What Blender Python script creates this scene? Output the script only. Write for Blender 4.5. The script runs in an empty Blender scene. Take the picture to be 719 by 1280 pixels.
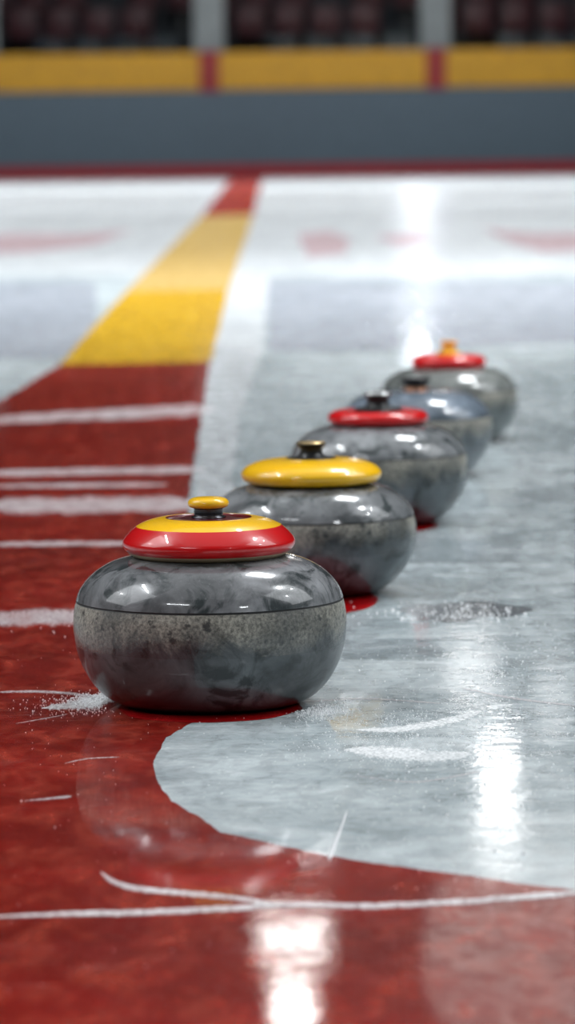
import bpy, bmesh, math, random
from mathutils import Vector, Matrix, noise
R_ = math.radians
scn = bpy.context.scene
C = scn.collection
random.seed(7)

# ------------------------------------------------------------------ camera
W, H = 719, 1280
FPX = 5000.0
CAMH = 0.625
HOR = 165.0
pitch = math.atan((H/2-HOR)/FPX)
ROLL = R_(0.7)
cam = bpy.data.cameras.new('camera'); cam_o = bpy.data.objects.new('camera', cam); C.objects.link(cam_o)
cam.sensor_fit = 'VERTICAL'; cam.sensor_height = 36; cam.lens = FPX*36/H
cam.clip_start = 0.05; cam.clip_end = 400
M3 = Matrix.Rotation(math.pi/2-pitch, 3, 'X') @ Matrix.Rotation(-ROLL, 3, 'Z')
cam_o.matrix_world = Matrix.Translation((0, 0, CAMH)) @ M3.to_4x4()
cam.dof.use_dof = True; cam.dof.focus_distance = 4.32; cam.dof.aperture_fstop = 6.5; cam.dof.aperture_blades = 0
scn.camera = cam_o

def ray(px, py):
    d = M3 @ Vector(((px-W/2)/FPX, -(py-H/2)/FPX, -1.0))
    return d
def G(px, py, z=0.0):
    """where the line of sight of a point of the photograph meets the ice"""
    d = ray(px, py); t = (z-CAMH)/d.z
    return Vector((d.x*t, d.y*t, z))

# ------------------------------------------------------------------ helpers
def tag(o, label=None, cat=None, group=None, kind=None):
    if label: o['label'] = label
    if cat: o['category'] = cat
    if group: o['group'] = group
    if kind: o['kind'] = kind
    return o
def empty(name, loc=(0, 0, 0)):
    o = bpy.data.objects.new(name, None); C.objects.link(o); o.location = loc; o.empty_display_size = .05
    return o
def mesh_obj(name, verts, faces, mat, parent=None, smooth=False):
    me = bpy.data.meshes.new(name); me.from_pydata([tuple(v) for v in verts], [], faces); me.update()
    if mat: me.materials.append(mat)
    if smooth: me.polygons.foreach_set('use_smooth', [True]*len(me.polygons))
    o = bpy.data.objects.new(name, me); C.objects.link(o)
    if parent: o.parent = parent
    return o
def bm_obj(name, bm, mat, parent=None, smooth=False):
    me = bpy.data.meshes.new(name)
    bmesh.ops.recalc_face_normals(bm, faces=bm.faces)
    bm.to_mesh(me); bm.free()
    if mat: me.materials.append(mat)
    if smooth: me.polygons.foreach_set('use_smooth', [True]*len(me.polygons))
    o = bpy.data.objects.new(name, me); C.objects.link(o)
    if parent: o.parent = parent
    return o
def box(bm, x0, x1, y0, y1, z0, z1, bev=0):
    r = bmesh.ops.create_cube(bm, size=1)
    vs = r['verts']
    for v in vs:
        v.co = Vector(((x0+x1)/2+v.co.x*(x1-x0), (y0+y1)/2+v.co.y*(y1-y0), (z0+z1)/2+v.co.z*(z1-z0)))
    if bev:
        es = list({e for v in vs for e in v.link_edges})
        bmesh.ops.bevel(bm, geom=es, offset=bev, segments=2, affect='EDGES', profile=.5)
def spline(pts, n=6):
    out = []
    P = [pts[0]]+list(pts)+[pts[-1]]
    for i in range(1, len(P)-2):
        p0, p1, p2, p3 = [Vector(p) for p in P[i-1:i+3]]
        for k in range(n):
            t = k/n
            out.append(.5*((2*p1)+(p2-p0)*t+(2*p0-5*p1+4*p2-p3)*t*t+(3*p1-p0-3*p2+p3)*t**3))
    out.append(Vector(pts[-1]))
    return out
def lathe(name, prof, mat, parent, seg=112, wob=0.0, sc=1.0):
    """profile of (r, z) turned round the z axis"""
    verts, faces, rings = [], [], []
    for (r, z) in prof:
        r = max(r, 0)
        if r < 1e-6:
            rings.append([len(verts)]); verts.append((0, 0, z*sc))
        else:
            ring = []
            for k in range(seg):
                a = 2*math.pi*k/seg
                rr = r*sc*(1+wob*noise.noise(Vector((math.cos(a)*1.3, math.sin(a)*1.3, z*2))))
                ring.append(len(verts)); verts.append((rr*math.cos(a), rr*math.sin(a), z*sc))
            rings.append(ring)
    for a, b in zip(rings, rings[1:]):
        for k in range(seg):
            k2 = (k+1) % seg
            if len(a) == 1 and len(b) == 1: continue
            if len(a) == 1: faces.append((a[0], b[k2], b[k]))
            elif len(b) == 1: faces.append((a[k], a[k2], b[0]))
            else: faces.append((a[k], a[k2], b[k2], b[k]))
    return mesh_obj(name, verts, faces, mat, parent, smooth=True)

# ------------------------------------------------------------------ material helper
class NT:
    def __init__(s, name):
        s.m = bpy.data.materials.new(name); s.m.use_nodes = True
        s.t = s.m.node_tree; s.p = s.t.nodes['Principled BSDF']
    def n(s, typ, **kw):
        nd = s.t.nodes.new(typ)
        for k, v in kw.items():
            if k in nd.inputs.keys() if isinstance(k, str) else False: nd.inputs[k].default_value = v
            else: setattr(nd, k, v)
        return nd
    def l(s, a, b): s.t.links.new(a, b)
    def setp(s, **kw):
        for k, v in kw.items(): s.p.inputs[k.replace('_', ' ')].default_value = v
    def vec(s, kind, scale=(1, 1, 1), off=(0, 0, 0), rot=(0, 0, 0)):
        mp = s.n('ShaderNodeMapping')
        mp.inputs['Scale'].default_value = scale; mp.inputs['Location'].default_value = off; mp.inputs['Rotation'].default_value = rot
        if kind == 'obj': s.l(s.n('ShaderNodeTexCoord').outputs['Object'], mp.inputs['Vector'])
        else: s.l(s.n('ShaderNodeNewGeometry').outputs['Position'], mp.inputs['Vector'])
        return mp.outputs[0]
    def noise(s, v, scale, detail=4, rough=.5, dist=0.0):
        nd = s.n('ShaderNodeTexNoise'); s.l(v, nd.inputs['Vector'])
        nd.inputs['Scale'].default_value = scale; nd.inputs['Detail'].default_value = detail
        nd.inputs['Roughness'].default_value = rough; nd.inputs['Distortion'].default_value = dist
        return nd.outputs['Fac']
    def ramp(s, f, *stops):
        r = s.n('ShaderNodeValToRGB'); s.l(f, r.inputs[0]); e = r.color_ramp.elements
        while len(e) < len(stops): e.new(.5)
        for q, (p, c) in zip(e, stops):
            q.position = p; q.color = (c, c, c, 1) if not hasattr(c, '__len__') else (*c, 1)
        return r.outputs[0]
    def mix(s, f, a, b, mode='MIX'):
        m = s.n('ShaderNodeMix', data_type='RGBA', blend_type=mode)
        for sock, v in ((m.inputs[0], f), (m.inputs[6], a), (m.inputs[7], b)):
            if hasattr(v, 'links'): s.l(v, sock)
            elif hasattr(v, '__len__'): sock.default_value = (*v, 1)
            else: sock.default_value = v
        return m.outputs[2]
    def math(s, op, a, b=0.0):
        m = s.n('ShaderNodeMath', operation=op)
        for i, v in enumerate((a, b)):
            if hasattr(v, 'links'): s.l(v, m.inputs[i])
            else: m.inputs[i].default_value = v
        return m.outputs[0]
    def bump(s, h, strength, dist, prev=None):
        b = s.n('ShaderNodeBump'); s.l(h, b.inputs['Height'])
        b.inputs['Strength'].default_value = strength; b.inputs['Distance'].default_value = dist
        if prev: s.l(prev, b.inputs['Normal'])
        return b.outputs[0]

def simple(name, col, rough=.5, metal=0.0, coat=0.0, spec=.5):
    t = NT(name); t.setp(Base_Color=(*col, 1), Roughness=rough, Metallic=metal)
    t.p.inputs['Coat Weight'].default_value = coat; t.p.inputs['Coat Roughness'].default_value = .06
    t.p.inputs['Specular IOR Level'].default_value = spec
    # slight unevenness so no surface is perfectly flat in tone
    f = t.noise(t.vec('obj'), 9, 3)
    t.l(t.mix(t.ramp(f, (.3, 0.0), (.7, 1.0)), tuple(c*.88 for c in col), tuple(min(1, c*1.08) for c in col)), t.p.inputs['Base Color'])
    return t.m

def ice_mat(name, cols, red=False):
    """cols: dark mottling, main colour, light mottling"""
    t = NT(name)
    big = t.noise(t.vec('w', (1.0, .35, 1)), 2.2, 4, .55, .4)
    mid = t.noise(t.vec('w', (1, .45, 1) if red else (.45, .7, 1)), 26 if red else 20, 6, .6, .6)
    fin = t.noise(t.vec('w', (1, .6, 1)), 190, 4, .7)
    band = t.noise(t.vec('w', (1.0, 1.1, 1), (4, 2, 0)), 4.5, 3, .5, .3)
    c = t.mix(t.ramp(t.math('ADD', t.math('MULTIPLY', big, .5), t.math('MULTIPLY', band, .5)), (.38, 0.0), (.60, 1.0)), cols[0], cols[1])
    c = t.mix(t.math('MULTIPLY', t.ramp(mid, (.45, 0.0), (.75, 1.0)), .8 if red else .5), c, cols[2])
    c = t.mix(t.math('MULTIPLY', t.ramp(fin, (.55, 0.0), (.8, 1.0)), .35), c, cols[2])
    # long fine skate and broom scratches
    s1 = t.noise(t.vec('w', (1.2, 34, 1), (3, 1, 0), (0, 0, R_(9))), 9, 3, .5, .25)
    s2 = t.noise(t.vec('w', (1.5, 60, 1), (8, 5, 0), (0, 0, R_(-14))), 7, 3, .5, .2)
    sc = t.math('MAXIMUM', t.ramp(s1, (.63, 0.0), (.68, 1.0)), t.ramp(s2, (.65, 0.0), (.70, 1.0)))
    patch = t.ramp(t.noise(t.vec('w'), 3.1, 2), (.48, 0.0), (.62, 1.0))
    sc = t.math('MULTIPLY', sc, patch)
    c = t.mix(t.math('MULTIPLY', sc, .14 if red else .3), c, (.75, .78, .8))
    t.l(c, t.p.inputs['Base Color'])
    rg = t.math('ADD', t.math('MULTIPLY', t.ramp(mid, (.3, 0.0), (.7, 1.0)), .14), .15)
    t.l(rg, t.p.inputs['Roughness'])
    t.setp(IOR=1.31)
    t.p.inputs['Specular IOR Level'].default_value = .10 if red else .35
    t.p.inputs['Coat Weight'].default_value = 1.0
    t.p.inputs['Coat IOR'].default_value = 1.31
    cr = t.math('ADD', t.math('MULTIPLY', t.ramp(big, (.35, 0.0), (.7, 1.0)), .01 if red else .03), .010)
    # rougher, unpolished sheet far down the rink
    sy = t.n('ShaderNodeSeparateXYZ'); t.l(t.vec('w'), sy.inputs[0])
    far = t.n('ShaderNodeMapRange'); t.l(sy.outputs[1], far.inputs[0]); far.inputs[1].default_value = 8.5; far.inputs[2].default_value = 15
    t.l(t.math('ADD', cr, t.math('MULTIPLY', far.outputs[0], .22)), t.p.inputs['Coat Roughness'])
    film = t.noise(t.vec('w', (1, .5, 1), (7, 3, 0)), 34, 5, .7, .8)
    film = t.math('ADD', t.math('MULTIPLY', t.ramp(film, (.40, 0.0), (.60, 1.0)), .5), .5)      # patchy wet film
    t.l(t.math('MULTIPLY', film, t.math('SUBTRACT', 1.0, t.math('MULTIPLY', far.outputs[0], .75))), t.p.inputs['Coat Weight'])
    pb = t.noise(t.vec('w'), 60, 3, .6)
    b = t.bump(pb, .35, .004)
    b = t.bump(fin, .5, .0012, b)
    b = t.bump(t.math('SUBTRACT', 1.0, sc), .5, .0006, b)
    t.l(b, t.p.inputs['Normal'])
    cb = t.bump(t.noise(t.vec('w'), 22, 4, .6), .05 if red else .24, .0014)
    cb = t.bump(fin, .10, .0003, cb)
    t.l(cb, t.p.inputs['Coat Normal'])
    return t.m

M_ice = ice_mat('clear_ice', ((.33, .39, .41), (.56, .62, .64), (.84, .88, .89)))
M_white = ice_mat('white_painted_ice', ((.58, .61, .63), (.70, .73, .75), (.82, .83, .84)))
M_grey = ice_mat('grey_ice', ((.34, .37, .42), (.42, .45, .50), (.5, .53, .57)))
M_red = ice_mat('red_paint_under_ice', ((.15, .009, .006), (.27, .016, .011), (.40, .06, .035)), True)
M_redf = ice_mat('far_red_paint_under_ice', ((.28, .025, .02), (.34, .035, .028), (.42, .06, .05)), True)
M_redb = ice_mat('bright_red_paint', ((.36, .003, .005), (.45, .005, .007), (.5, .02, .02)), True)
M_yel = ice_mat('yellow_paint_under_ice', ((.50, .28, .012), (.62, .36, .014), (.7, .44, .06)), True)
M_yelf = ice_mat('pale_yellow_paint', ((.54, .35, .10), (.62, .42, .14), (.7, .5, .22)), True)
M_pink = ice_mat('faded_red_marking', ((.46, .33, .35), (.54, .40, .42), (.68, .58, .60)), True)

# ------------------------------------------------------------------ hall shell
YB = G(360, 221).y                      # foot of the far boards
def slab(name, x0, x1, y0, y1, z0, z1, mat):
    bm = bmesh.new(); box(bm, x0, x1, y0, y1, z0, z1)
    return tag(bm_obj(name, bm, mat), kind='structure')
M_dark = simple('dark_hall_wall', (.018, .018, .022), .9)
M_ceil = simple('dark_hall_ceiling', (.03, .03, .035), .9)
XL, XR, YF, YE, ZC = -22, 22, -12, YB+16, 14
slab('floor', XL, XR, YF, YE, -.2, 0, M_ice)
slab('ceiling', XL-.2, XR+.2, YF-.2, YE+.2, ZC, ZC+.2, M_ceil)
slab('wall_left', XL-.2, XL, YF, YE, 0, ZC, M_dark)
slab('wall_right', XR, XR+.2, YF, YE, 0, ZC, M_dark)
slab('wall_front', XL-.2, XR+.2, YF-.2, YF, 0, ZC, M_dark)
slab('wall_back', XL-.2, XR+.2, YE, YE+.2, 0, ZC, M_dark)

# ------------------------------------------------------------------ paint lying in the ice
def outline(pts, step, amp, freq, seed, closed=True):
    """ground outline with ragged edge; amp is a fraction of the local depth"""
    out = []
    n = len(pts)
    for i in range(n if closed else n-1):
        a, b = pts[i], pts[(i+1) % n]
        L = (b-a).length; k = max(1, min(260, int(L/(step*max(a.y, 1)))))
        for j in range(k): out.append(a.lerp(b, j/k))
    if not closed: out.append(pts[-1])
    res = []
    for p in out:
        s = p.y*amp
        q = Vector((p.x*freq/p.y*4, math.log(max(p.y, .5))*freq*3, seed))
        q2 = q*4.3
        res.append(Vector((p.x+s*(noise.noise(q)+.6*noise.noise(q2)), p.y+s*5*(noise.noise(q+Vector((31, 7, 0)))+.6*noise.noise(q2+Vector((5, 3, 0)))), p.z)))
    return res
def paint(name, px, mat, z, amp=.0004, step=.0015, freq=9, seed=0.0, kind='structure', smooth=0):
    pts = [G(x, y, z) for x, y in px]
    if smooth:
        vs = pts+[pts[0]]
        s = spline([tuple(v) for v in vs], smooth)[:-1]
        pts = [Vector(v) for v in s]
    pts = outline(pts, step, amp, freq, seed)
    return tag(mesh_obj(name, pts, [tuple(range(len(pts)))], mat), kind=kind)

# bright white ice of the far part, the grey band in front of it
paint('trim_1', [(-900, 346), (1700, 340), (1700, 214), (-900, 226)], M_white, .0001, .0003)
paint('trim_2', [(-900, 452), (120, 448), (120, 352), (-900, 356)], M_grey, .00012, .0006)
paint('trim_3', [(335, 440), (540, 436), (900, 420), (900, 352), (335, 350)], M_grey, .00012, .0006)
# red lane
paint('trim_4', [(-60, 538), (74, 456), (263, 452), (255, 500), (246, 560), (236, 620), (232, 700), (250, 790), (300, 850), (372, 872),
                 (378, 888), (340, 893), (285, 896), (240, 903), (208, 922), (192, 950), (195, 975), (214, 1002), (250, 1020), (275, 1040),
                 (330, 1052), (400, 1068), (470, 1080), (540, 1088), (620, 1100), (719, 1113), (900, 1135), (1000, 1500), (-300, 1500)],
      M_red, .0002, .0005, .0012, 14, 1.0)
# yellow stretch, its paler continuation and the red end at the boards
paint('trim_5', [(74, 456), (263, 452), (286, 362), (158, 364)], M_yel, .0002, .0004)
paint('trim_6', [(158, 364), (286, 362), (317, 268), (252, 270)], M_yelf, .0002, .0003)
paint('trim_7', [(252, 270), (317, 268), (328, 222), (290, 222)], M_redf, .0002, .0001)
paint('trim_15', [(328, 224), (345, 224), (337, 345), (326, 445), (300, 520), (286, 640), (240, 640), (255, 500), (263, 452), (286, 362), (317, 268)], M_white, .00015, .0006, .0015)
M_darkice = ice_mat('dark_ice_patch', ((.10, .11, .12), (.17, .19, .21), (.4, .43, .45)))  # darker ice tone for the oval patch
M_refl = ice_mat('painted_reflection_ice', ((.28, .33, .35), (.42, .47, .49), (.55, .58, .6)))  # blurred reflections painted into the ice colour as grey bands
paint('trim_16', [(492, 759), (530, 754), (590, 753), (640, 756), (664, 762), (640, 771), (590, 776), (530, 774), (505, 768)], M_darkice, .0003, .0022, .0012, 20, 4)
paint('trim_17', [(500, 664), (648, 664), (652, 684), (646, 704), (500, 704), (470, 684)], M_refl, .00025, .0006, .0015, 9, 5)
paint('trim_18', [(430, 800), (540, 800), (556, 811), (548, 820), (430, 824)], M_refl, .00025, .0008, .0015, 9, 6)
paint('trim_19', [(600, 612), (760, 606), (760, 628), (604, 630)], M_refl, .00025, .0006, .0015, 9, 7)
# washed-out red emblems in the white ice
for i, px in enumerate([[(-60, 300), (20, 291), (90, 293), (165, 287), (120, 306), (40, 316), (-40, 318)],
                        [(372, 292), (412, 288), (440, 300), (428, 318), (385, 322)],
                        [(470, 296), (520, 290), (540, 300), (500, 310)],
                        [(600, 284), (660, 292), (740, 290), (760, 312), (680, 316), (640, 304)]]):
    paint('trim_%d' % (8+i), px, M_pink, .0003, .0008, seed=i)
# red spots under the stones
def spot(name, cx, cy, rx, ry, seed):
    c = G(cx, cy, .0004); pts = []
    for k in range(120):
        a = 2*math.pi*k/120
        w = 1+.05*noise.noise(Vector((math.cos(a)*2, math.sin(a)*2, seed)))
        pts.append(Vector((c.x+rx*w*math.cos(a), c.y+ry*w*math.sin(a), .0004)))
    tag(mesh_obj(name, pts, [tuple(range(120))], M_redb), kind='structure')
spot('trim_12', 262, 886, .098, .10, 1)
spot('trim_13', 398, 751, .080, .15, 2)
spot('trim_14', 482, 656, .084, .13, 3)

# ------------------------------------------------------------------ frost streaks and shavings
def frost_mat():
    t = NT('white_frost')
    f = t.noise(t.vec('w'), 420, 4, .7)
    t.l(t.mix(f, (.62, .62, .64), (.95, .95, .96)), t.p.inputs['Base Color'])
    t.setp(Roughness=.45); t.p.inputs['Subsurface Weight'].default_value = 0
    t.l(t.bump(f, .8, .002), t.p.inputs['Normal'])
    return t.m
M_frost = frost_mat()
def frost_thin_mat(name='smeared_frost', lo=(.46, .41, .42), hi=(.70, .67, .68), top=.74):
    """snow thinly smeared on paint: part of the colour below shows between the grains"""
    t = NT(name)
    f = t.noise(t.vec('w', (1, .5, 1)), 260, 5, .75)
    g = t.noise(t.vec('w', (1, .3, 1)), 24, 3, .6)
    t.l(t.mix(f, lo, hi), t.p.inputs['Base Color'])
    t.setp(Roughness=.4)
    sp = t.n('ShaderNodeSeparateXYZ'); t.l(t.n('ShaderNodeTexCoord').outputs['UV'], sp.inputs[0])
    v = sp.outputs[1]
    edge = t.math('MULTIPLY', t.math('MULTIPLY', v, t.math('SUBTRACT', 1.0, v)), 4.0)
    edge = t.math('ADD', edge, t.math('MULTIPLY', t.math('SUBTRACT', f, .5), 1.6))
    edge = t.ramp(edge, (.12, 0.0), (.75, 1.0))
    al = t.math('MULTIPLY', t.math('MULTIPLY', t.ramp(f, (.30, .3), (.60, 1.0)), t.ramp(g, (.3, top*.6), (.6, top))), edge)
    t.l(al, t.p.inputs['Alpha'])
    t.l(t.bump(f, .8, .002), t.p.inputs['Normal'])
    return t.m
M_smear = frost_thin_mat()
M_scrape = frost_thin_mat('packed_white_frost', (.85, .87, .88), (.98, .98, .98), 1.0)
def streak(name, px, label, mat=None, hgt=.0008, taper=True, group=None, rag=.14, cat='scratch'):
    """px: points (x, y, width) along the streak; a low ragged ridge of frost on the ice"""
    mid = []
    pts = spline([(x, y, w) for x, y, w in px], 14)
    n = len(pts); verts = []; faces = []
    for i, (x, y, w) in enumerate(pts):
        t = i/(n-1)
        if taper: w *= min(1, .25+6*t, .25+6*(1-t))
        a = G(x, y-w/2, 0); b = G(x, y+w/2, 0)
        p, q = pts[max(i-1, 0)], pts[min(i+1, n-1)]
        if abs(q[1]-p[1]) > abs(q[0]-p[0]):       # steep streak: give it its width sideways
            a = G(x-w/2, y, 0); b = G(x+w/2, y, 0)
        d = b-a
        j1 = rag*noise.noise(Vector((i*.9, 1.5, len(name)*3.1+px[0][1])))
        j2 = rag*noise.noise(Vector((i*.9, 8.5, px[0][0]+px[0][1])))
        a2 = a+d*j1; b2 = b+d*j2; c = (a2+b2)/2
        h = hgt*(.6+.4*noise.noise(Vector((i*.7, 0, 5))))
        for v, z in ((a2, .0005), (a2.lerp(c, .5), h*.8+.0005), (c, h+.0005), (b2.lerp(c, .5), h*.8+.0005), (b2, .0005)):
            verts.append((v.x, v.y, z))
    for i in range(n-1):
        for k in range(4):
            o = i*5+k
            faces.append((o, o+1, o+6, o+5))
    o = mesh_obj(name, verts, faces, mat or M_frost, None, True)
    uv = o.data.uv_layers.new(name='across')
    for lp in o.data.loops:
        uv.data[lp.index].uv = ((lp.vertex_index//5)/(n-1), (lp.vertex_index % 5)/4)
    tag(o, label, cat, group)
    return o
streak('ice_scratch', [(-10, 1147, 7), (90, 1143, 7), (190, 1141, 8), (290, 1136, 9), (360, 1132, 8), (470, 1133, 8), (590, 1127, 8), (690, 1119, 9), (760, 1116, 9)],
       'long pale scratch running right across the red ice in the foreground', M_scrape)
streak('ice_scratch', [(126, 1091, 7), (142, 1103, 8), (175, 1112, 8), (240, 1118, 8), (300, 1124, 7), (352, 1133, 6)],
       'short curved white scratch bending down into the long one in the red foreground', M_scrape)
streak('frost_streak', [(52, 886, 4), (90, 882, 12), (120, 878, 16), (142, 872, 14), (156, 876, 6)],
       'smear of snowy frost on red ice touching the left foot of the front stone', M_scrape, cat='frost streak')
streak('ice_scratch', [(434, 1014, 2), (428, 1032, 2.5), (420, 1052, 4), (411, 1076, 6)],
       'short slanting bright white nick at the edge of white ice and red foreground')
streak('frost_streak', [(-10, 866, 3), (50, 865, 4), (100, 869, 4), (128, 874, 5)],
       'thin white frost line on red ice ending at the front stone', M_smear, cat='frost streak')
streak('frost_streak', [(-10, 774, 22), (60, 772, 24), (130, 772, 20)],
       'broad frosty band on the red lane level with the front stone seam', M_smear, cat='frost streak', hgt=.0004)
streak('frost_streak', [(-10, 681, 7), (80, 680, 8), (170, 680, 7)],
       'thin frosty line on the red lane level with the front stone cap', M_smear, cat='frost streak')
streak('frost_streak', [(-10, 633, 24), (100, 632, 25), (245, 630, 24)],
       'widest frosty band across the red lane just behind the front stone', M_smear, cat='frost streak', hgt=.0004)
streak('frost_streak', [(-10, 608, 6), (100, 607, 7), (210, 606, 6)],
       'faint narrow frost band on red lane, just beyond the widest one', M_smear, cat='frost streak')
streak('frost_streak', [(-10, 592, 10), (100, 590, 11), (258, 587, 11)],
       'second farthest pale frost band crossing the red lane', M_smear, cat='frost streak')
streak('frost_streak', [(-10, 526, 12), (100, 520, 15), (268, 512, 20)],
       'farthest frost band on the red lane, nearest the yellow stretch', M_smear, cat='frost streak')
for (px, lab) in [([(430, 938, 6), (480, 941, 20), (540, 946, 18), (590, 944, 9)], 'white frosty scrape on grey ice right of front stone, lower of two'),
                  ([(445, 913, 4), (500, 912, 10), (560, 902, 12), (602, 890, 8)], 'white frosty scrape on grey ice right of front stone, upper of two')]:
    streak('frost_streak', px, lab, M_scrape, cat='frost streak', hgt=.0006)
for (px, lab) in [([(380, 878, 2), (460, 874, 2.5), (550, 880, 2)], 'thin white hairline scratch on grey ice at the right foot of front stone'),
                  ([(575, 860, 2), (640, 873, 3), (720, 883, 3)], 'thin pale scratch at right edge, sloping down across grey ice'),
                  ([(445, 970, 1.5), (520, 978, 2), (600, 965, 2)], 'faint scratch on grey ice just under the lower frosty scrape'),
                  ([(20, 905, 1), (60, 898, 1.6), (85, 893, 1)], 'tiny scratch on red ice left below front stone'),
                  ([(80, 955, 1), (110, 949, 1.6), (150, 947, 1)], 'hairline scratch on red ice left of the white patch'),
                  ([(30, 1002, 1.5), (80, 997, 4), (90, 996, 2)], 'dull short scuff on red ice at left, above the curved scratch')]:
    streak('ice_scratch', px, lab, M_smear, hgt=.0004)

# flying ice crumbs: uncountable
FEET = [(G(cx, cy), r*G(cx, cy).y/FPX) for cx, cy, r in ((264, 878, 172), (391, 735, 131), (474, 650, 112))]
def crumbs(name, spots, mat, label):
    verts, faces = [], []
    for (cx, cy, sx, sy, n, s0, s1) in spots:
        for _ in range(n):
            x = random.gauss(cx, sx); y = random.gauss(cy, sy)
            if y > 1279 or y < 400: continue
            p = G(x, y, 0)
            if any((p-q).length < rr*.8 for q, rr in FEET): continue
            s = random.uniform(s0, s1)*(1.0 if random.random() < .93 else 1.8)
            base = len(verts); a0 = random.uniform(0, 6.28)
            k = 5
            for j in range(k):
                a = a0+j*2*math.pi/k; q = s*random.uniform(.7, 1.2)
                verts.append((p.x+q*math.cos(a), p.y+q*math.sin(a), .0003))
            for j in range(k):
                a = a0+.4+j*2*math.pi/k; q = s*random.uniform(.5, .9)
                verts.append((p.x+q*math.cos(a), p.y+q*math.sin(a), .0003+s*random.uniform(.5, 1.1)))
            verts.append((p.x, p.y, .0003+s*1.3))
            for j in range(k):
                j2 = (j+1) % k
                faces.append((base+j, base+j2, base+k+j2, base+k+j)); faces.append((base+k+j, base+k+j2, base+2*k))
    return tag(mesh_obj(name, verts, faces, mat), label, 'ice crumbs', kind='stuff')
t = NT('glassy_ice_crumbs'); t.setp(Base_Color=(.93, .95, .97, 1), Roughness=.15, IOR=1.31)
t.l(t.mix(t.noise(t.vec('w'), 300, 2), (.85, .87, .9), (1, 1, 1)), t.p.inputs['Base Color']); M_crumb = t.m
crumbs('ice_shavings', [(118, 877, 15, 4, 1500, .0004, .0010), (95, 882, 30, 6, 420, .0003, .0008), (138, 872, 8, 3, 900, .0005, .0012)], M_crumb,
       'white ice shavings heaped on red ice at the left foot of the front stone')
crumbs('ice_shavings', [(405, 887, 18, 5, 700, .0004, .0010), (392, 893, 14, 5, 160, .0003, .0007)], M_crumb,
       'ice shavings scattered on grey ice at right foot of front stone')
crumbs('ice_shavings', [(150, 1000, 110, 70, 60, .0002, .0005), (330, 980, 80, 50, 70, .0002, .0005), (60, 900, 50, 60, 50, .0002, .0005),
                        (500, 935, 60, 12, 900, .0003, .0007), (520, 900, 60, 10, 500, .0003, .0007), (560, 1000, 110, 60, 500, .0002, .0007), (600, 830, 80, 50, 600, .0003, .0007),
                        (560, 768, 50, 6, 160, .0006, .0016), (650, 900, 50, 60, 160, .0004, .0012), (620, 1085, 40, 14, 16, .0006, .0012), (260, 895, 60, 3, 16, .0004, .0007), (60, 780, 30, 8, 14, .0006, .001), (240, 1200, 200, 60, 16, .0003, .0005)], M_crumb,
       'loose tiny ice crumbs sprinkled over the ice round the stones')

# ------------------------------------------------------------------ curling stones
def granite(name, tint, seed, band=False, contrast=1.0, coat=.6):
    t = NT(name)
    o = (seed*3.7, seed*1.9, seed*2.3)
    v = t.vec('obj', (1, 1, 1), o)
    a = t.noise(v, 13, 6, .60, 1.2)
    b = t.noise(v, 24, 5, .55, 1.0)
    big = t.noise(v, 7, 2, .5, .5)
    sp = t.noise(v, 260, 3, .7)
    dark = (tint[0]*.08, tint[1]*.11, tint[2]*.11); mid = tuple(c*.40 for c in tint); lite = tuple(min(1, c*1.25) for c in tint)
    c = t.mix(t.ramp(a, (.34, 0.0), (.50, .55), (.66, 1.0)), mid, lite)
    c = t.mix(t.math('MULTIPLY', t.ramp(big, (.40, .7), (.58, 0.0)), contrast), c, mid)
    c = t.mix(t.math('MULTIPLY', t.ramp(b, (.51, 0.0), (.62, 1.0)), .85*contrast), c, dark)
    c = t.mix(t.math('MULTIPLY', t.ramp(sp, (.58, 0.0), (.74, 1.0)), .25), c, lite)
    # smudges drawn out up and down the flank
    ve = t.noise(t.vec('obj', (1, 1, .35), o), 34, 4, .6, .8)
    c = t.mix(t.math('MULTIPLY', t.ramp(ve, (.56, 0.0), (.66, 1.0)), .45*contrast), c, dark)
    # lower half of the stone gets a darker tint
    sep = t.n('ShaderNodeSeparateXYZ'); t.l(t.vec('obj'), sep.inputs[0])
    if band:
        warm = t.mix(t.ramp(sp, (.35, 0.0), (.65, 1.0)), (.12, .115, .10), (.42, .40, .34))
        pits = t.ramp(t.noise(v, 75, 3, .6), (.58, 0.0), (.66, 1.0))
        warm = t.mix(t.math('MULTIPLY', pits, .85), warm, (.03, .03, .03))
        zz = t.math('ADD', sep.outputs[2], t.math('MULTIPLY', t.math('SUBTRACT', a, .5), .085))
        mr = t.n('ShaderNodeMapRange'); t.l(zz, mr.inputs[0]); mr.inputs[1].default_value = .070; mr.inputs[2].default_value = .100
        c = t.mix(t.math('MULTIPLY', mr.outputs[0], t.ramp(big, (.36, .35), (.55, 1.0))), c, warm)
        rgh = t.math('ADD', t.math('MULTIPLY', mr.outputs[0], .22), .18)
        t.l(rgh, t.p.inputs['Roughness'])
        t.l(t.bump(sp, .5, .0012), t.p.inputs['Normal'])
        t.p.inputs['Coat Weight'].default_value = .15
    else:
        t.setp(Roughness=.20 if coat > .5 else .34); t.p.inputs['Coat Weight'].default_value = coat; t.p.inputs['Coat Roughness'].default_value = .02; t.p.inputs['Specular IOR Level'].default_value = .25
        t.l(t.bump(b, .05, .002), t.p.inputs['Normal'])
        t.l(t.bump(t.noise(v, 22, 3), .10, .002), t.p.inputs['Coat Normal'])
    t.l(c, t.p.inputs['Base Color'])
    return t.m

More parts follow.
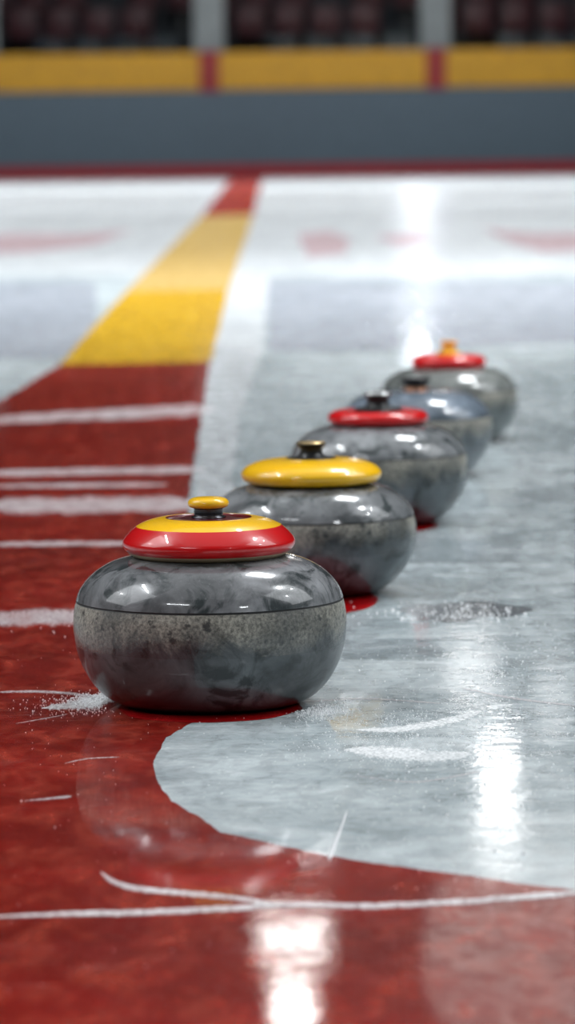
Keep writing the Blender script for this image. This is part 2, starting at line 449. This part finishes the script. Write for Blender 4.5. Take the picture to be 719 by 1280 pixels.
BODY = [(0, .012), (.36, .010), (.42, .0), (.50, .0), (.60, .004), (.70, .030), (.80, .092), (.885, .190), (.945, .30), (.982, .42), (.998, .53),
        (1.0, .60), (.993, .68), (.978, .745)]
BODY_ROUND = [(0, .012), (.36, .010), (.42, .0), (.50, .0), (.58, .006), (.67, .035), (.775, .105), (.865, .205), (.935, .31), (.978, .42), (.998, .53),
        (1.0, .60), (.993, .68), (.978, .745)]
TOP = [(.9775, .760), (.955, .82), (.915, .88), (.86, .935), (.79, .985), (.70, 1.028), (.58, 1.058), (.45, 1.075), (.30, 1.08), (0, 1.08)]
def plastic(name, col, rough=.16):
    m = simple(name, col, .3, coat=.7, spec=.3); m.node_tree.nodes['Principled BSDF'].inputs['Coat Roughness'].default_value = .02; return m
M_cred = plastic('glossy_red_plastic', (.60, .004, .006))
M_cyel = plastic('glossy_yellow_plastic', (.90, .50, .006))
M_cdred = plastic('dark_red_plastic', (.13, .004, .006), .3)
M_cbeige = simple('worn_beige_rim', (.35, .26, .16), .5)
M_black = simple('black_rubber', (.008, .008, .009), .4, coat=.15, spec=.3)
M_metal = simple('dark_grey_metal', (.10, .10, .11), .25, .9)
M_gold = simple('brass_disc', (.62, .45, .20), .3, .9)
M_silver = simple('pale_steel_disc', (.55, .56, .56), .3, .9)
M_copper = simple('copper_collar', (.35, .17, .10), .4, .7)
M_yneck = plastic('amber_plastic', (.80, .38, .01))
M_seam = simple('dark_groove', (.035, .035, .035), .6)

def stone(cx, gy, rpx, seed, tint, tintlow, label, contrast=1.0, zs=1.0):
    p = G(cx, gy)
    d = (p-Vector((0, 0, CAMH))).length
    R = rpx*(p.y)/FPX                      # radius in metres
    root = empty('curling_stone', (p.x, p.y, 0.0))
    root.rotation_euler.z = seed*1.3
    tag(root, label, 'curling stone', 'curling stones in a row on the ice')
    S = lambda pr, n=6: [(q[0], q[1]*zs) for q in spline(pr, n)]
    prof = S(BODY if seed == 1 else BODY_ROUND)
    # lower body up to the rough band
    zb = .44*zs
    low = [q for q in prof if q[1] <= zb or q[0] < .5]
    band = [q for q in prof if q[1] >= low[-1][1]]
    lathe('lower_body', low, granite('granite_lower_%d' % seed, tuple(q*1.25 for q in tintlow), seed, False, contrast, .35), root, sc=R)
    lathe('striking_band', band, granite('granite_band_%d' % seed, tintlow, seed, True, contrast), root, sc=R)
    lathe('groove', [(.978, .745*zs), (.971, .749*zs), (.969, .753*zs), (.971, .756*zs), (.9775, .760*zs)], M_seam, root, sc=R)
    lathe('upper_body', S(TOP), granite('granite_upper_%d' % seed, tint, seed+20, False, contrast), root, sc=R)
    return root, R

def capparts(root, R, parts):
    out = []
    for (name, prof, mat, par) in parts:
        o = lathe(name, prof, mat, root if par is None else out[par], sc=R, seg=96)
        out.append(o)
    return out
gt = (.27, .28, .29)
# 1 front stone: red cap with a yellow ring, yellow knob on a dark neck
r1, R1 = stone(264, 878, 172, 1, (.25, .255, .265), (.085, .095, .10),
               'nearest grey granite curling stone with yellow-ringed red cap and yellow knob', 1.0, 1.02)
capparts(r1, R1, [
    ('cap_rim', spline([(.40, 1.08), (.53, 1.085), (.56, 1.095), (.585, 1.11), (.595, 1.122)], 5), M_cbeige, None),
    ('cap', spline([(.595, 1.122), (.618, 1.145), (.632, 1.18), (.622, 1.213), (.58, 1.262), (.53, 1.306)], 6), M_cred, None),
    ('cap_ring', spline([(.53, 1.306), (.47, 1.335), (.40, 1.356), (.33, 1.366), (.315, 1.366)], 5), M_cyel, None),
    ('cap_centre', [(.315, 1.366), (.312, 1.360), (.20, 1.362), (0, 1.364)], M_cdred, None),
    ('neck', [(0, 1.36), (.125, 1.36), (.125, 1.372), (.108, 1.376), (.104, 1.385), (.108, 1.394), (.103, 1.40), (.108, 1.409), (.103, 1.417), (.108, 1.425), (.104, 1.44), (0, 1.44)], M_metal, None),
    ('knob', spline([(0, 1.432), (.10, 1.434), (.135, 1.442), (.15, 1.462), (.146, 1.485), (.125, 1.503), (.08, 1.513), (0, 1.516)], 5), M_cyel, None)])
# 2 yellow cap, black spool
r2, R2 = stone(391, 740, 131, 2, gt, (.085, .105, .115), 'second nearest curling stone with plain yellow cap and black spool knob', 1.0, .985)
capparts(r2, R2, [
    ('cap', spline([(.40, 1.06), (.60, 1.065), (.645, 1.085), (.67, 1.125), (.668, 1.165), (.62, 1.215), (.52, 1.258), (.40, 1.282), (.25, 1.292), (0, 1.294)], 6), M_cyel, None),
    ('neck_plate', [(0, 1.29), (.235, 1.287), (.24, 1.293), (.235, 1.299), (0, 1.302)], M_black, None),
    ('neck', spline([(0, 1.30), (.135, 1.300), (.132, 1.312), (.112, 1.335), (.106, 1.365), (.112, 1.395), (.138, 1.415), (.145, 1.43), (.138, 1.438)], 5), M_black, None),
    ('neck_top', [(.139, 1.437), (.13, 1.446), (.10, 1.449), (0, 1.450)], M_gold, None)])
# 3 red cap, black spool
r3, R3 = stone(474, 653, 112, 3, gt, (.085, .105, .115), 'middle curling stone of the row with red cap and black spool knob', 1.0, 1.03)
capparts(r3, R3, [
    ('cap', spline([(.35, 1.11), (.50, 1.115), (.545, 1.135), (.563, 1.17), (.555, 1.21), (.52, 1.245), (.46, 1.265), (.40, 1.262), (.30, 1.255), (0, 1.255)], 6), M_cred, None),
    ('neck_plate', spline([(0, 1.255), (.25, 1.268), (.26, 1.285), (.22, 1.296), (.12, 1.30), (0, 1.30)], 4), M_black, None),
    ('neck', spline([(0, 1.29), (.145, 1.295), (.142, 1.31), (.125, 1.335), (.122, 1.37), (.13, 1.41), (.155, 1.435), (.16, 1.445)], 5), M_black, None),
    ('neck_top', [(.16, 1.445), (.155, 1.458), (.12, 1.462), (0, 1.463)], M_silver, None)])
# 4 bluish stone, no cap
r4, R4 = stone(521, 594, 95, 4, (.17, .205, .25), (.09, .11, .125), 'bluish grey curling stone without cap, fourth from the front', .5, 1.04)
capparts(r4, R4, [
    ('neck', spline([(0, 1.10), (.17, 1.11), (.165, 1.13), (.15, 1.15), (.148, 1.18)], 4), M_copper, None),
    ('knob', spline([(.148, 1.18), (.155, 1.205), (.175, 1.235), (.192, 1.265), (.19, 1.285), (.15, 1.292), (0, 1.294)], 4), M_black, None)])
# 5 farthest: red cap, amber post
r5, R5 = stone(562, 551, 86, 5, (.20, .21, .20), (.09, .105, .105), 'farthest curling stone of the row with red cap and amber knob', .4, 1.0)
capparts(r5, R5, [
    ('cap', spline([(.33, 1.07), (.48, 1.075), (.525, 1.10), (.54, 1.15), (.52, 1.205), (.45, 1.245), (.34, 1.26), (.18, 1.268), (0, 1.27)], 5), M_cred, None),
    ('neck', spline([(0, 1.265), (.19, 1.27), (.16, 1.29), (.115, 1.32), (.095, 1.37), (.10, 1.41), (.125, 1.435), (.128, 1.45), (.11, 1.458), (0, 1.458)], 4), M_yneck, None)])

# ------------------------------------------------------------------ far boards, posts, glass
mpp = YB/FPX                                  # metres per photograph pixel at the boards
def zat(py, y=YB):                            # height seen at row py above the foot
    d = ray(360, py); return CAMH+d.z*(y/d.y)
z_kick, z_panel, z_rail = zat(205), zat(111), zat(64)
M_panel = simple('slate_grey_board', (.10, .145, .185), .45)
M_rail = simple('yellow_board_rail', (.72, .36, .012), .4)
M_kick = simple('red_kickplate', (.36, .006, .016), .4)
M_joint = simple('red_joint_cover', (.35, .02, .02), .5)
M_post = simple('pale_aluminium_post', (.24, .26, .26), .5, .2)
M_cap = simple('dark_board_ledge', (.03, .04, .06), .5)
board = empty('rink_board', (0, YB, 0))
tag(board, 'long slate grey rink board with yellow rail and red kickplate', 'rink board')
XW = 13
def part_box(name, x0, x1, y0, y1, z0, z1, mat, par, bev=.01, label=None):
    bm = bmesh.new(); box(bm, x0, x1, y0, y1, z0, z1, bev)
    o = bm_obj(name, bm, mat, par)
    if label: o['label'] = label
    return o
part_box('kickplate', -XW, XW, -.03, .12, 0, z_kick, M_kick, board)
part_box('panel', -XW, XW, 0, .12, z_kick, z_panel, M_panel, board)
part_box('rail', -XW, XW, -.04, .14, z_panel, z_rail, M_rail, board, .02)
posts_x = [(269+k*281.5-W/2)*mpp for k in range(-2, 4)]
for k, x in enumerate(posts_x):
    w = 12.5*mpp
    part_box('joint_cover', x-w, x+w, -.06, .0, z_panel-.02, z_rail+.01, M_joint, board, .008)
shield = empty('glass_shield', (0, YB+.06, z_rail+.012))
tag(shield, 'clear glass shield with pale upright posts standing on the yellow rail', 'glass shield')
for k, x in enumerate(posts_x):
    w = 19*mpp
    u = part_box('post', x-w, x+w, -.05, .06, .02, 1.5, M_post, shield, .015)
    part_box('foot_plate', x-w*1.2, x+w*1.2, -.07, .07, 0, .02, M_post, u, .004)
t = NT('clear_shield_glass'); t.setp(Roughness=.02, IOR=1.05, Base_Color=(.97, .99, 1, 1)); t.p.inputs['Transmission Weight'].default_value = 1.0
M_glass = t.m
for k in range(len(posts_x)-1):
    a, b = posts_x[k]+21*mpp, posts_x[k+1]-21*mpp
    part_box('glass_pane', a, b, -.006, .006, .001, 1.5, M_glass, shield, 0)

# ------------------------------------------------------------------ stand with seats
M_tier = simple('dark_concrete_tier', (.025, .03, .036), .8)
tiers = [(YB+1.6, 1.15), (YB+2.5, 1.62), (YB+3.4, 2.09), (YB+4.3, 2.56), (YB+5.2, 3.03)]
bm = bmesh.new()
for i, (y, z) in enumerate(tiers):
    box(bm, XL+.01, XR-.01, y, (y+.9) if i < len(tiers)-1 else y+4, 0, z)
tag(bm_obj('trim_20', bm, M_tier), kind='structure')
M_sred = simple('dark_red_seat', (.06, .006, .011), .5)
M_sblue = simple('dark_slate_seat', (.06, .085, .10), .5)
M_sleg = simple('seat_bracket', (.03, .03, .03), .5)
def seat_meshes():
    bm = bmesh.new(); box(bm, -.21, .21, -.42, .0, .38, .44, .02); s = bm
    bm = bmesh.new(); box(bm, -.22, .22, -.03, .04, .44, .86, .025); b = bm
    bm = bmesh.new(); box(bm, -.04, .04, -.25, -.05, 0, .38, .01); l = bm
    return s, b, l
def seat(col_mat, x, y, z, label, group, first={}):
    key = col_mat.name
    if key not in first:
        s, b, l = seat_meshes()
        r = empty('arena_seat')
        ch = [bm_obj('seat', s, col_mat, r, True), bm_obj('backrest', b, col_mat, r, True), bm_obj('bracket', l, M_sleg, r)]
        first[key] = (r, ch)
    else:
        r0, ch0 = first[key]
        r = r0.copy(); C.objects.link(r)
        for c0 in ch0:
            c = c0.copy(); C.objects.link(c); c.parent = r
    r.location = (x, y, z)
    tag(r, label, 'seat', group)
rows = [(0, M_sblue, 'dark slate stadium seat in the low row right behind the boards', 'slate seats behind the boards'),
        (1, M_sred, 'dark red stadium seat in the row above the slate seats', 'lower red seats'),
        (2, M_sred, 'dark red stadium seat in the upper visible row', 'upper red seats')]
for (ti, mt, lab, grp) in rows:
    y, z = tiers[ti]
    for k in range(-8, 9):
        x = k*.56+.1*ti
        if (k+2*ti) % 6 == 5: continue            # gaps and aisles
        seat(mt, x, y+.62, z, lab, grp)

# ------------------------------------------------------------------ lamps and added fill lights
def lamp(name, loc, target, sx, sy, power, col=(1, 1, 1), label=None):
    l = bpy.data.lights.new(name, 'AREA'); l.shape = 'RECTANGLE'; l.size = sx; l.size_y = sy; l.energy = power; l.color = col
    o = bpy.data.objects.new(name, l); C.objects.link(o); o.location = loc
    d = Vector(target)-Vector(loc); o.rotation_euler = d.to_track_quat('-Z', 'Y').to_euler()
    return o
def glare(px, py, D, sx, sy, power, col=(1, 1, 1)):
    """floodlight whose mirror image in the ice falls at this place"""
    g = G(px, py); dr = g-Vector((0, 0, CAMH)); dr.z = -dr.z
    t = (D-g.y)/dr.y
    loc = g+dr*t
    o = lamp('floodlight', loc, (g.x, g.y, 0), sx, sy, power, col); o.data.shape = 'ELLIPSE'
    return o
cool = (.93, .97, 1.0)
lamp('ceiling_or_fill_light', (5.6, 6.4, 8.5), (.3, 4.6, 0), .8, .5, 300, cool)
lamp('ceiling_or_fill_light', (-5.2, 5.9, 8.5), (-.2, 4.6, 0), 3.2, .22, 260, cool)
lamp('ceiling_or_fill_light', (7.4, 7.4, 8.5), (-.2, 4.6, 0), .25, .25, 50, cool)
lamp('ceiling_or_fill_light', (8.2, 4.4, 7.5), (-.2, 4.6, 0), .25, .25, 50, cool)
lamp('ceiling_or_fill_light', (-8.2, 7.0, 7.5), (-.2, 4.6, 0), .4, .2, 60, cool)
lamp('ceiling_or_fill_light', (-12, 6.0, 12.5), (-6, 6.001, 0), 10, 18, 2100, cool)  # added soft fill panel overhead, left side
lamp('ceiling_or_fill_light', (12.5, 6.0, 12.5), (6, 6.001, 0), 10, 18, 2300, cool)  # matching added fill panel on the right
lamp('ceiling_or_fill_light', (.5, 6.0, 13), (.5, 6.001, 0), 13, 18, 500, cool)  # dim central fill panel, added for even light over the stones
def down(x, y, z, sx, sy, p):  # added overhead fill to brighten the ice, beam kept narrow
    lamp('ceiling_or_fill_light', (x, y, z), (x, y+.001, 0), sx, sy, p, cool).data.spread = R_(95)
down(3, 10.5, 9.5, 2, 2, 330)
down(3, 17, 9, 3, 3, 460); down(-4, 17, 9, 3, 3, 460)
down(3, 26, 9, 3, 3, 330); down(-4, 26, 9, 3, 3, 330)
down(3, 35, 9, 3, 3, 430); down(-4, 35, 9, 3, 3, 430)
down(3, 46, 10, 3, 3, 620); down(-4, 46, 10, 3, 3, 620)
lamp('ceiling_or_fill_light', (-3.4, -1, 6), (0, 4.4, 0), 2.6, .3, 110, cool)  # added front fill for the stone flanks, from behind the camera
lamp('ceiling_or_fill_light', (6, -5, 7), (0, 6, 0), 1.4, .6, 90, cool)  # second added front fill, from the right
lamp('ceiling_or_fill_light', (0, YB-14, 9), (0, YB, 1), 8, 1, 800, cool)  # fill light added to brighten the boards and seats
lamp('floodlight', (G(530, 500).x/G(530, 500).y*58.5, 58.5 if YB > 60 else YB+1.2, zat(-45)), (1, 12, 0), .6, .5, 190, cool)
glare(622, 970, 45, .5, .3, 6)
glare(388, 1035, 43, .5, .35, 2.0)
glare(588, 838, 50, .7, .3, 2.6)
glare(628, 1052, 42, .6, .35, 1.6)
glare(690, 880, 48, .5, .3, 1.0)
glare(367, 1174, 42, .85, .12, 6, (1, .97, .93))
glare(367, 1262, 40, .45, .34, 8, (1, .97, .93))
glare(690, 1190, 40, 2.6, 2.6, 11, (1, .95, .9))

w = bpy.data.worlds.new('world'); scn.world = w; w.use_nodes = True
w.node_tree.nodes['Background'].inputs[0].default_value = (.05, .06, .07, 1)
w.node_tree.nodes['Background'].inputs[1].default_value = .5
scn.view_settings.view_transform = 'Standard'; scn.view_settings.look = 'None'
scn.view_settings.exposure = 0.0; scn.view_settings.gamma = 1.0; scn.view_settings.use_curve_mapping = False
